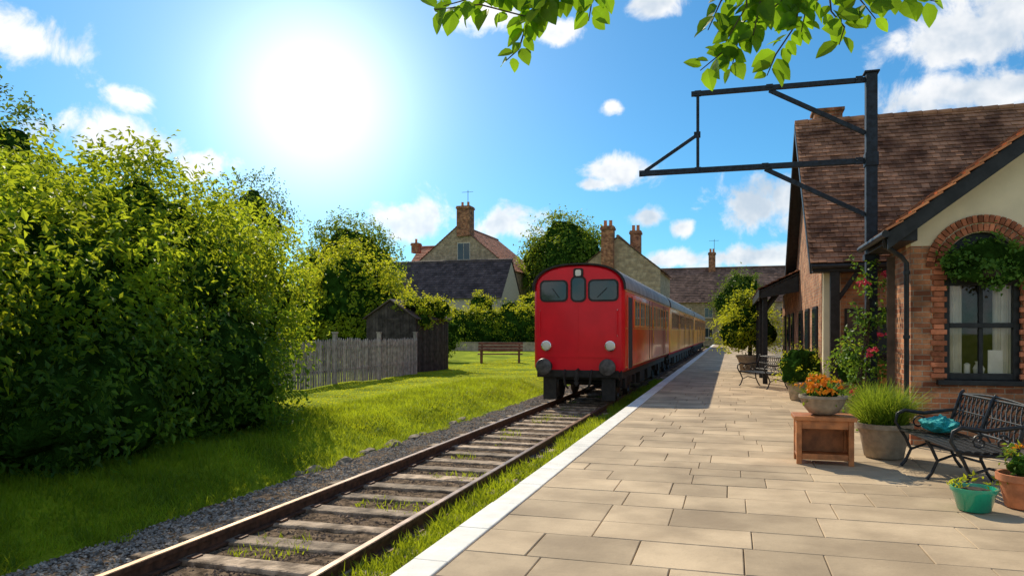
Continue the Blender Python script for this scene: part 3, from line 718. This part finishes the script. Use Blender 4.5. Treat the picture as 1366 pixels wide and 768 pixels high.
foliage('foliage',[((1.08,9.78,.84),(.25,.25,.12))],400,12,.05,.05,M['lf_mid'],e,core=.7)
foliage('flowers',[((1.06,9.74,.93),(.25,.25,.12))],800,8,.02,.05,M['fl_orange'],e,core=0,asp=.9,zmin=.87)
P2=[(.2,0),(.23,.02),(.28,.3),(.32,.38),(.34,.38),(.34,.44),(.30,.44),(.28,.36)]
e=pot('potted_grass',(1.86,10.35,.004),P2,M['potstone'],.285,.40); tuft('grass',(1.86,10.35,.40),3200,.24,.5,.010,M['lf_mid'],e,.55)
e=pot('potted_shrub',(2.1,14.3,.004),[(a*1.1,b*1.1) for a,b in P2],M['potstone'],.3,.42)
foliage('leaves',[((2.05,14.3,.95),(.38,.35,.45))],130,16,.09,.08,M['lf_mid'],e,core=.6)
e=pot('green_pot_plant',(2.08,7.5,.004),[(.11,0),(.13,.01),(.17,.16),(.19,.18),(.19,.21),(.17,.21),(.16,.17)],M['teal'],.16,.18)
foliage('leaves',[((2.08,7.5,.22),(.15,.15,.06))],700,10,.04,.055,M['lf_bright'],e,core=0)
e=pot('terracotta_pot_plant',(2.56,7.75,.004),[(.14,0),(.16,.01),(.21,.24),(.235,.25),(.235,.31),(.21,.31),(.2,.26)],M['terra'],.2,.26)
foliage('leaves',[((2.56,7.75,.38),(.22,.22,.16))],400,12,.05,.06,M['lf_mid'],e,core=.6); foliage('flowers',[((2.54,7.72,.46),(.2,.2,.10))],350,6,.02,.05,M['fl_orange'],e,core=0,asp=.9)
e=pot('potted_bush',(1.55,18.4,.004),P2,M['potstone'],.28,.4); foliage('leaves',[((1.55,18.4,.74),(.56,.52,.54))],150,20,.07,.055,M['lf_bright'],e,core=.8)
e=pot('potted_shrub',(1.72,16.0,.004),[(a*.8,b*.8) for a,b in P2],M['terra'],.22,.3); foliage('leaves',[((1.72,16.0,.56),(.3,.3,.3))],180,14,.08,.06,M['lf_bright'],e,core=.6)
foliage('flowers',[((1.70,15.9,.68),(.26,.25,.2))],70,6,.03,.05,M['fl_orange'],e,core=0,asp=.9)
e=pot('potted_fern',(1.62,14.4,.004),[(a*.7,b*.7) for a,b in P2],M['terra'],.2,.26); tuft('fronds',(1.62,14.4,.25),700,.18,.5,.022,M['lf_ivy'],e,.7)
e=pot('potted_willow_tree',(.72,31,.004),[(a*1.6,b*1.5) for a,b in P2],M['potstone'],.44,.6)
s=MB(); s.path([(.72,31,.5),(.74,31,1.3),(.7,31,2.3)],[.09,.07,.04],8); s.build('trunk',M['bark'],e,smooth=True)
bl=[((.72,31,1.9),(1.1,1.0,1.1)),((.25,31,1.5),(.95,.85,.85)),((1.15,31,1.5),(.85,.8,.8)),((.6,31,2.75),(.6,.55,.55))]
foliage('crown',bl,60,22,.16,.14,M['lf_bright'],e,core=.65,asp=.3,zmin=.75,shoots=22,shootlen=.5)

# ------------------------------------------------------------------ big hedge left
e=empty('hedge_shrubs',(-9,9,0))
up=[((-9.0,5.2,1.7),(1.8,2.0,1.5)),((-9.2,7.8,1.9),(1.9,2.0,1.6)),((-9.9,10.4,2.3),(2.1,2.1,2.2)),((-10.6,13.7,2.3),(1.75,1.9,2.0)),
    ((-10.5,8.8,2.9),(1.3,1.5,1.35)),((-9.0,9.1,2.3),(1.0,1.0,1.0)),((-9.6,12.0,2.5),(1.1,1.1,1.2))]
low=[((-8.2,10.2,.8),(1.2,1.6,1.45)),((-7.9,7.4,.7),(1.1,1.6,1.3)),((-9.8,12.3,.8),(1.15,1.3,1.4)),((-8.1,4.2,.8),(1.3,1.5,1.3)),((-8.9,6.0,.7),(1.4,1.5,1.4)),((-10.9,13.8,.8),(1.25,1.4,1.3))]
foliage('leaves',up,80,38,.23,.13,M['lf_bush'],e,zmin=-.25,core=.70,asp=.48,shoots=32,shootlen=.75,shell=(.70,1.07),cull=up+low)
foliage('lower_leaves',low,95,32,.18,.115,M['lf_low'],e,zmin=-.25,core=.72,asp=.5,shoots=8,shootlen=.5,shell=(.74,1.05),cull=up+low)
s=MB()
for x,y in((-9.4,5.4),(-9.6,7.6),(-9.9,9.2),(-10.1,10.6),(-9.9,12.0),(-10.8,13.6)):
    for k in range(3): s.path([(x,y,-.2),(x+R(-.15,.15),y,.8),(x+R(-.4,.3),y+R(-.4,.4),2.3)],[.06,.04,.02],6)
s.build('stems',M['bark'],e)

# ------------------------------------------------------------------ fence
f=empty('picket_fence',(-11.75,21,0)); s=MB(); y=14.5
while y<26.6:
    z=gz(-11.75,y); h=1.42+R(-.03,.03); w=.085; x=-11.75+R(-.006,.006)
    s.prism([(y,z+.03),(y+w,z+.03),(y+w,z+h-.07),(y+w/2,z+h),(y,z+h-.07)],'X',x,x+.02); y+=.135
s.build('pickets',M['fence'],f)
s=MB()
for yy in(14.5,17.5,20.5,23.5,26.6): s.bx(-11.87,-11.76,yy-.06,yy+.06,-.2,1.55); s.bx(-11.89,-11.74,yy-.08,yy+.08,1.55,1.59)
for z in(.35,1.05): s.bx(-11.80,-11.755,14.5,26.6,z,z+.08)
s.build('posts_rails',M['fence'],f)

def shed(loc,w,d,h,rh,ivy):
    e=empty('garden_shed',loc); x,y,z=loc; s=MB(); n=int(w/.13)
    for i in range(n):
        xa=x-w/2+w*i/n; xb=xa+w/n-.008; hh=lambda q:z+h+(rh-h)*(1-abs(q-x)/(w/2))
        s.prism([(xa,z),(xb,z),(xb,hh(xb)),(xa,hh(xa))],'Y',y+R(-.006,.006),y+.03)
    m=int(d/.13)
    for i in range(m): ya=y+d*i/m; s.bx(x+w/2-.03+R(-.005,.005),x+w/2,ya+.03,ya+d/m-.006,z,z+h); s.bx(x-w/2,x-w/2+.03,ya+.03,ya+d/m-.006,z,z+h)
    s.bx(x-w/2+.03,x+w/2-.04,y+.035,y+d,z,z+h-.02)
    s.build('boarding',M['shed'],e)
    s=MB(); o=.12
    for sg in(-1,1):
        sl=(rh-h)/(w/2)
        s.prism([(x,z+rh+.02),(x+sg*(w/2+o),z+h-sl*o+.02),(x+sg*(w/2+o),z+h-sl*o+.07),(x,z+rh+.08)],'Y',y-.1,y+d+.1)
    s.build('roof',M['slate'],e)
    s=MB(); s.bx(x-.42,x-.36,y-.02,y-.008,z+.05,z+h); s.bx(x+.36,x+.42,y-.02,y-.008,z+.05,z+h); s.bx(x-.36,x+.36,y-.02,y-.008,z+h-.08,z+h); s.bx(x-.36,x+.36,y-.03,y-.012,z+h*.5,z+h*.5+.08); s.build('door_trim',M['shed'],e)
    if ivy: foliage('roof_ivy',[((x+w*.30,y+1.2,z+rh-.15),(.9,1.3,.5)),((x+w*.5,y+2.4,z+rh-.3),(.65,1.1,.55)),((x+w*.52,y+.7,z+h-.05),(.32,.6,.38))],90,20,.12,.11,M['lf_bright'],e,core=.7)
shed((-13.3,27.5,-.1),2.2,3.6,2.25,2.95,True)
shed((-20.2,47,-.1),1.6,2.,1.7,2.2,False)

# ------------------------------------------------------------------ distant wall, hedge, houses
s=MB(); s.bx(-32,-6.2,60,60.4,-.3,.62); s.bx(-32,-6.2,59.95,60.45,.62,.70); s.build('garden_wall',M['wallstone'])
e=empty('garden_hedge',(-18,62,0)); bl=[((x,62.4+R(-.3,.3),1.7),(1.7,1.3,2.2+R(-.15,.2))) for x in np.arange(-30,-6.5,1.6)]
foliage('leaves',bl,26,24,.20,.18,M['lf_bright'],e,core=.78,zmin=-.1)
e=empty('yellow_shrub',(-17.5,66,0)); foliage('leaves',[((-17.2,66,3.8),(2.0,1.5,1.3)),((-19.8,66,3.4),(1.3,1.3,1.2)),((-22.6,66,4.0),(1.5,1.3,1.3))],24,22,.22,.22,M['lf_bright'],e,core=.7)

def gable_house(name,x0,x1,y0,y1,ze,zr,wall,roof,face='Y',parent=None,tw=.35,te=.35):
    e=parent or empty(name,((x0+x1)/2,(y0+y1)/2,0)); s=MB()
    if face=='Y':
        xm=(x0+x1)/2; s.prism([(x0,-.3),(x1,-.3),(x1,ze),(xm,zr),(x0,ze)],'Y',y0,y1)
    else:
        ym=(y0+y1)/2; s.prism([(y0,-.3),(y1,-.3),(y1,ze),(ym,zr),(y0,ze)],'X',x0,x1)
    s.build('walls',wall,e); s=MB(); o=.3
    if face=='Y':
        k=(zr-ze)/(xm-x0)
        tiles(s,(x0-o,y0-.12,ze-k*o+.03),(0,y1-y0+.24,0),(xm-x0+o,0,(xm-x0+o)*k),tw,te,th=.03,lift=.05)
        tiles(s,(x1+o,y0-.12,ze-k*o+.03),(0,y1-y0+.24,0),(-(xm-x0+o),0,(xm-x0+o)*k),tw,te,th=.03,lift=.05)
        s.path([(xm,y0-.12,zr+.08),(xm,y1+.12,zr+.08)],.14,8)
    else:
        k=(zr-ze)/(ym-y0)
        tiles(s,(x0-.12,y0-o,ze-k*o+.03),(x1-x0+.24,0,0),(0,ym-y0+o,(ym-y0+o)*k),tw,te,th=.03,lift=.05)
        tiles(s,(x0-.12,y1+o,ze-k*o+.03),(x1-x0+.24,0,0),(0,-(ym-y0+o),(ym-y0+o)*k),tw,te,th=.03,lift=.05)
        s.path([(x0-.12,ym,zr+.08),(x1+.12,ym,zr+.08)],.14,8)
    s.build('roof_tiles',roof,e); return e
def chimney(e,x,y,z0,z1,w,pots=2,ant=False):
    s=MB(); s.bx(x-w/2,x+w/2,y-w/2,y+w/2,z0,z1-.3); s.bx(x-w/2-.08,x+w/2+.08,y-w/2-.08,y+w/2+.08,z1-.3,z1-.12); s.bx(x-w/2-.03,x+w/2+.03,y-w/2-.03,y+w/2+.03,z1-.12,z1)
    for i in range(pots): s.lathe([(.15,z1),(.13,z1+.45),(.16,z1+.5)],(x+(i-(pots-1)/2)*w*.45,y,0),10,1)
    if ant: s.tube((x+.3,y,z1),(x+.3,y,z1+1.8),.03,5,2); s.tube((x-.4,y,z1+1.6),(x+.9,y,z1+1.6),.02,5,2)
    s.build('chimney',[M['brick'],M['terra'],M['black']],e)
def win(e,x,y,z,w=1.1,h=1.3):
    s=MB(); s.bx(x-w/2,x+w/2,y-.06,y+.02,z,z+h,0); s.bx(x-w/2+.08,x-.03,y-.08,y-.06,z+.08,z+h-.08,1); s.bx(x+.03,x+w/2-.08,y-.08,y-.06,z+.08,z+h-.08,1); s.bx(x-w/2-.1,x+w/2+.1,y-.15,y,z-.1,z,0)
    s.build('window',[M['creamfar'],M['glass']],e)
e=gable_house('stone_house',-34.6,-22.6,76,90,8.3,13.2,M['stone'],M['tilered'],'Y')
gable_house('',-37.0,-31.5,80,90,8.2,12.0,M['stone'],M['tilered'],'X',e)
gable_house('',-37.0,-22.0,70.5,77.5,5.2,9.0,M['creamfar'],M['slate'],'X',e)
chimney(e,-28.0,76.5,12.0,15.3,1.5,2,True); chimney(e,-36.3,82,11,12.2,.9,1)
win(e,-28.0,76,9.4,1.5,1.9)
for x in(-35,-31,-27,-24): win(e,x,70.5,2.2,1.3,1.5)
e=gable_house('stone_cottage',-12.6,-5.6,62,72,6.7,9.5,M['stone'],M['tilefar'],'Y')
chimney(e,-9.9,61.8,3,10.4,1.0,2); chimney(e,-8.1,66,8.5,10.5,.9,2)
win(e,-7.3,62,3.6)
e=gable_house('terraced_house',-14,16,100,110,5.6,10.2,M['stone'],M['tilefar'],'X')
chimney(e,-2.5,104.8,9.5,12.4,.9,2,True); chimney(e,9,104.8,9.5,12.2,.9,2)
for x in(-8,-5.5,-2.8,.5,3.5,6.5,9.5): win(e,x,100,3.4); win(e,x,100,.8)

# ------------------------------------------------------------------ trees
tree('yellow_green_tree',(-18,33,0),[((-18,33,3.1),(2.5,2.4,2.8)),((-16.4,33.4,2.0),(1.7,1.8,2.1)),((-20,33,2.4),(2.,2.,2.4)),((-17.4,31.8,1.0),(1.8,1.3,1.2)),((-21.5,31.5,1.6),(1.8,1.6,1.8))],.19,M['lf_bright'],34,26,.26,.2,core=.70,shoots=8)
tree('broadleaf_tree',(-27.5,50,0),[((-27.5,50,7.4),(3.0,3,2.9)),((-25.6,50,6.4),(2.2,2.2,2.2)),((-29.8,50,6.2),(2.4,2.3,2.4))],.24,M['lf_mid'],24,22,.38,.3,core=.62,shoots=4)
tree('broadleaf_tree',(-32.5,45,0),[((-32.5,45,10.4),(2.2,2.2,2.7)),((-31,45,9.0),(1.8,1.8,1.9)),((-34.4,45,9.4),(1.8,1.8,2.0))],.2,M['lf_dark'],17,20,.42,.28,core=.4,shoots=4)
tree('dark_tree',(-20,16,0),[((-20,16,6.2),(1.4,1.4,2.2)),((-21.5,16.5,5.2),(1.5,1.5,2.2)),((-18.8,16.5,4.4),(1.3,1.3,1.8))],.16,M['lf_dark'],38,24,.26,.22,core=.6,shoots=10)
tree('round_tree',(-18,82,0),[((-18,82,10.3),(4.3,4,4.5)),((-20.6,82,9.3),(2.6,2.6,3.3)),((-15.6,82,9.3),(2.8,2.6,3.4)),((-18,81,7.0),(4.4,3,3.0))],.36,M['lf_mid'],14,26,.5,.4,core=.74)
tree('broadleaf_tree',(1.2,96,0),[((1.2,96,6.6),(2.6,1.8,2.6)),((-.6,96,5),(1.8,1.6,1.8))],.3,M['lf_dark'],18,20,.4,.25,core=.75)
tree('small_tree',(-15.2,38,0),[((-15.2,38,1.4),(1.1,1.1,1.2))],.14,M['lf_mid'],40,20,.16,.1,core=.75)
e=empty('distant_trees',(-40,150,0)); bl=[((x,150+R(-12,12),2.6),(6+R(-1,2),5,4.5+R(-1,2.2))) for x in np.arange(-190,90,6.5)]
bl+=[((-45+R(-2,2),y,2.0),(4,4,4+R(-1,1))) for y in np.arange(18,110,6)]
foliage('leaves',bl,3.2,16,.9,.85,M['lf_mid'],e,core=.9,zmin=-.2)

# ------------------------------------------------------------------ overhanging tree
def over():
    e=empty('overhanging_tree',(3.6,-1.6,0)); s=MB()
    s.path([(3.6,-1.6,-.05),(3.55,-1.55,.6),(3.4,-1.3,1.9),(3.0,-.6,2.9),(2.2,.9,3.45),(1.2,2.5,3.4),(.3,3.15,3.22),(-.5,3.0,3.14),(-1.3,2.85,3.12)],[.26,.2,.16,.12,.075,.045,.03,.018,.007],10)
    s.path([(3.4,-1.3,1.9),(3.6,-1.6,3.2),(3.9,-2.2,5.0)],[.14,.1,.04],8)
    s.path([(2.2,.9,3.45),(1.4,3.0,3.4),(.9,3.4,3.15)],[.05,.03,.012],8)
    tw=[[(-.39,3.0,3.12),(-.63,2.95,2.97),(-.80,2.9,2.88),(-.98,2.85,2.93),(-1.16,2.8,2.91)],
    [(-.69,2.93,3.12),(-.80,2.9,2.84),(-.83,2.9,2.75),(-.88,2.88,2.70)],
    [(-.45,2.98,3.1),(-.54,2.97,2.95),(-.555,2.97,2.86)],
    [(-.74,2.9,3.1),(-.98,2.86,2.97),(-1.12,2.8,2.92)],
    [(-.60,2.9,3.1),(-.70,2.86,2.95),(-.72,2.84,2.88)],
    [(.36,3.2,3.2),(.19,3.2,2.94),(.03,3.15,2.79),(-.12,3.1,2.66)],
    [(.31,3.2,3.2),(.25,3.2,2.84),(.175,3.2,2.73),(.14,3.18,2.64)],
    [(.36,3.25,3.2),(.39,3.25,2.90),(.44,3.25,2.83),(.42,3.25,2.76)],
    [(.45,3.3,3.2),(.6,3.3,2.97),(.80,3.35,2.93)],
    [(.13,3.15,3.18),(-.04,3.1,2.93),(-.09,3.1,2.82)],
    [(.25,3.2,3.15),(.04,3.15,2.84),(0,3.13,2.66)],
    [(.5,3.3,3.2),(.50,3.28,2.95),(.56,3.28,2.86)],
    [(.2,3.15,3.2),(.12,3.1,2.95),(.08,3.1,2.76)],
    [(.3,3.22,3.15),(.30,3.2,2.95),(.27,3.2,2.80)],
    [(.05,3.1,3.1),(.06,3.1,2.9),(-.02,3.08,2.76)]]
    Vs=[];Fs=[];o=0
    T=[0,.18,.42,.7,.88,1]; Wd=[0,.26,.36,.26,.12,0]
    for p in tw:
        P=[Vector(q) for q in p]; s.path(P,[.006]+[.0035]*(len(P)-2)+[.002],5)
        i=0
        for a,b in zip(P[:-1],P[1:]):
            L=(b-a).length; k=max(2,int(L/.021))
            for q in range(k):
                c=a.lerp(b,(q+R(0,.6))/k); i+=1
                ax=(b-a).normalized(); sd=Vector((ax.z,R(-.5,.5),-ax.x)); sd=sd*(1 if i%2 else -1)
                D=(ax*.5+sd*.8+Vector((R(-.4,.4),R(-.5,.5),R(-.9,.1)))).normalized()
                n=Vector((R(-.5,.5),-R(.2,1),R(-.2,.9))); n=(n-D*n.dot(D)).normalized(); S=D.cross(n)
                ln=R(.055,.11); st=c+D*.012
                vs=[]
                for t,w in zip(T,Wd):
                    m=st+D*ln*t-n*ln*.18*t*t; vs+= [m+S*ln*w+n*ln*w*.25, m, m-S*ln*w+n*ln*w*.25]
                for j in range(5):
                    b0=o+j*3
                    Fs.append((b0,b0+1,b0+4,b0+3)); Fs.append((b0+1,b0+2,b0+5,b0+4))
                Vs+=[v[:] for v in vs]; o+=18
    s.build('trunk_branches',M['bark'],e,smooth=True)
    me=bpy.data.meshes.new('leaves'); me.from_pydata(Vs,[],Fs); me.materials.append(M['lf_over']); link(bpy.data.objects.new('leaves',me),e)
    foliage('crown',[((3.9,-2.4,5.2),(2.2,2.0,1.5)),((2.9,-1.4,4.9),(1.5,1.4,1.0))],30,18,.25,.12,M['lf_over'],e,core=0)
over()

# ------------------------------------------------------------------ light, sky
AZ,EL=rad(-38),rad(40)
S=Vector((math.sin(AZ)*math.cos(EL),math.cos(AZ)*math.cos(EL),math.sin(EL)))
l=bpy.data.lights.new('sun','SUN'); l.energy=5.0; l.angle=rad(.5); l.color=(1,.88,.67)
lo=bpy.data.objects.new('sun',l); scene.collection.objects.link(lo); lo.rotation_euler=S.to_track_quat('Z','Y').to_euler(); lo.location=(-20,30,40)
w=bpy.data.worlds.new('World'); scene.world=w; w.use_nodes=True; nt=w.node_tree; nt.nodes.clear()
sky=N(nt,'ShaderNodeTexSky',sky_type='NISHITA'); sky.sun_disc=False; sky.sun_elevation=EL; sky.sun_rotation=AZ; sky.dust_density=.2; sky.ozone_density=2.4; sky.air_density=1.0
bg=N(nt,'ShaderNodeBackground'); bg.inputs[1].default_value=.125
nt.links.new(mixc(nt,1.0,sky.outputs[0],(.36,.80,1.0),'MULTIPLY'),bg.inputs[0])
tc=N(nt,'ShaderNodeTexCoord'); nv=N(nt,'ShaderNodeVectorMath',operation='NORMALIZE'); nt.links.new(tc.outputs['Generated'],nv.inputs[0])
sp=N(nt,'ShaderNodeSeparateXYZ'); nt.links.new(nv.outputs[0],sp.inputs[0]); x,y,z=sp.outputs
az=mth(nt,'ARCTAN2',x,y); te=mth(nt,'DIVIDE',z,mth(nt,'MAXIMUM',.01,mth(nt,'SQRT',mth(nt,'ADD',mth(nt,'MULTIPLY',x,x),mth(nt,'MULTIPLY',y,y)))))
n1=tnoise(nt,15,8,nv.outputs[0],.62,.35); n2=tnoise(nt,13,4,nv.outputs[0],.6)
CL=[(-49,.325,4.3,.040),(-43.5,.280,1.9,.022),(-44,.229,5.8,.036),(-39.2,.209,2.8,.024),(-24.2,.1526,4.4,.036),(-16.5,.144,3.4,.030),(-8.3,.2148,3.2,.024),(-10.3,.198,1.3,.011),(-8.9,.301,1.0,.012),(-6.1,.1515,1.6,.018),(-3.4,.135,1.5,.015),(1.8,.158,4.3,.040),(15.1,.338,6.2,.050),(17.6,.375,5,.055),(14.7,.277,6.2,.038),(.8,.097,6,.020),(-4.1,.096,3.4,.017),(-18.4,.4276,5.6,.03),(-12.9,.407,3.0,.026),(-5.8,.435,2.6,.02),(30,.2,7,.05)]
mk=None
for a0,e0,ra,re in CL:
    da=mth(nt,'DIVIDE',mth(nt,'SUBTRACT',az,rad(a0)),rad(ra)); de=mth(nt,'DIVIDE',mth(nt,'SUBTRACT',te,e0),re)
    m=mth(nt,'SUBTRACT',1.0,mth(nt,'SQRT',mth(nt,'ADD',mth(nt,'MULTIPLY',da,da),mth(nt,'MULTIPLY',de,de))))
    mk=m if mk is None else mth(nt,'MAXIMUM',mk,m)
fill_clouds=sstep(nt,y,.05,-.35,-1.0,.35)   # unseen clouds added behind the camera to brighten the shaded faces
mk=mth(nt,'MAXIMUM',mk,fill_clouds)
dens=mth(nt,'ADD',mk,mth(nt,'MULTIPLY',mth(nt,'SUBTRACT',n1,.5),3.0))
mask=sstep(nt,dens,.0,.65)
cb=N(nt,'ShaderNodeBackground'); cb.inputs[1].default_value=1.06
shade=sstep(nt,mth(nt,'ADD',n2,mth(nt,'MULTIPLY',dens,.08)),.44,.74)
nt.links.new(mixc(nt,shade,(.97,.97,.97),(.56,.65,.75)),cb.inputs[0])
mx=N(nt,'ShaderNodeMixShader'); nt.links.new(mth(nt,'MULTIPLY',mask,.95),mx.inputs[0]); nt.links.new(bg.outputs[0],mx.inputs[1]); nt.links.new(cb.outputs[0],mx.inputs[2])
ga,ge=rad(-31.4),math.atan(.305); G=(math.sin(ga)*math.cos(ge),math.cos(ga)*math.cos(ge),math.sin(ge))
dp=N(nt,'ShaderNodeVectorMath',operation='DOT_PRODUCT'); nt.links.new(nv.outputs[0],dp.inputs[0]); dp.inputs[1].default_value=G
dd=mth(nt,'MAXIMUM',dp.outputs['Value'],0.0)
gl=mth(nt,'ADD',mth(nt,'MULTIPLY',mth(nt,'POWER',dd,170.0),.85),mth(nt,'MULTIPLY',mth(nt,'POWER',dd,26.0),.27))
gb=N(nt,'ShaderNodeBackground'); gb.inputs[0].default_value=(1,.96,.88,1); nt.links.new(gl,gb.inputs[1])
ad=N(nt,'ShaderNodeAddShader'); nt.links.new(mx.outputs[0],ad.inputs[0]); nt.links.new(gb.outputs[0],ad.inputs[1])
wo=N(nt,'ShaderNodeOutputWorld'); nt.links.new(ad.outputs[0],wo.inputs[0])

# ------------------------------------------------------------------ camera
c=bpy.data.cameras.new('camera'); c.sensor_width=36; c.lens=26.0; c.shift_y=.0425; c.clip_start=.05; c.clip_end=5000
co=bpy.data.objects.new('camera',c); scene.collection.objects.link(co); co.location=(0,0,1.6); co.rotation_euler=(rad(90),0,rad(16.5)); scene.camera=co
scene.view_settings.view_transform='Standard'; scene.view_settings.look='None'; scene.view_settings.exposure=0
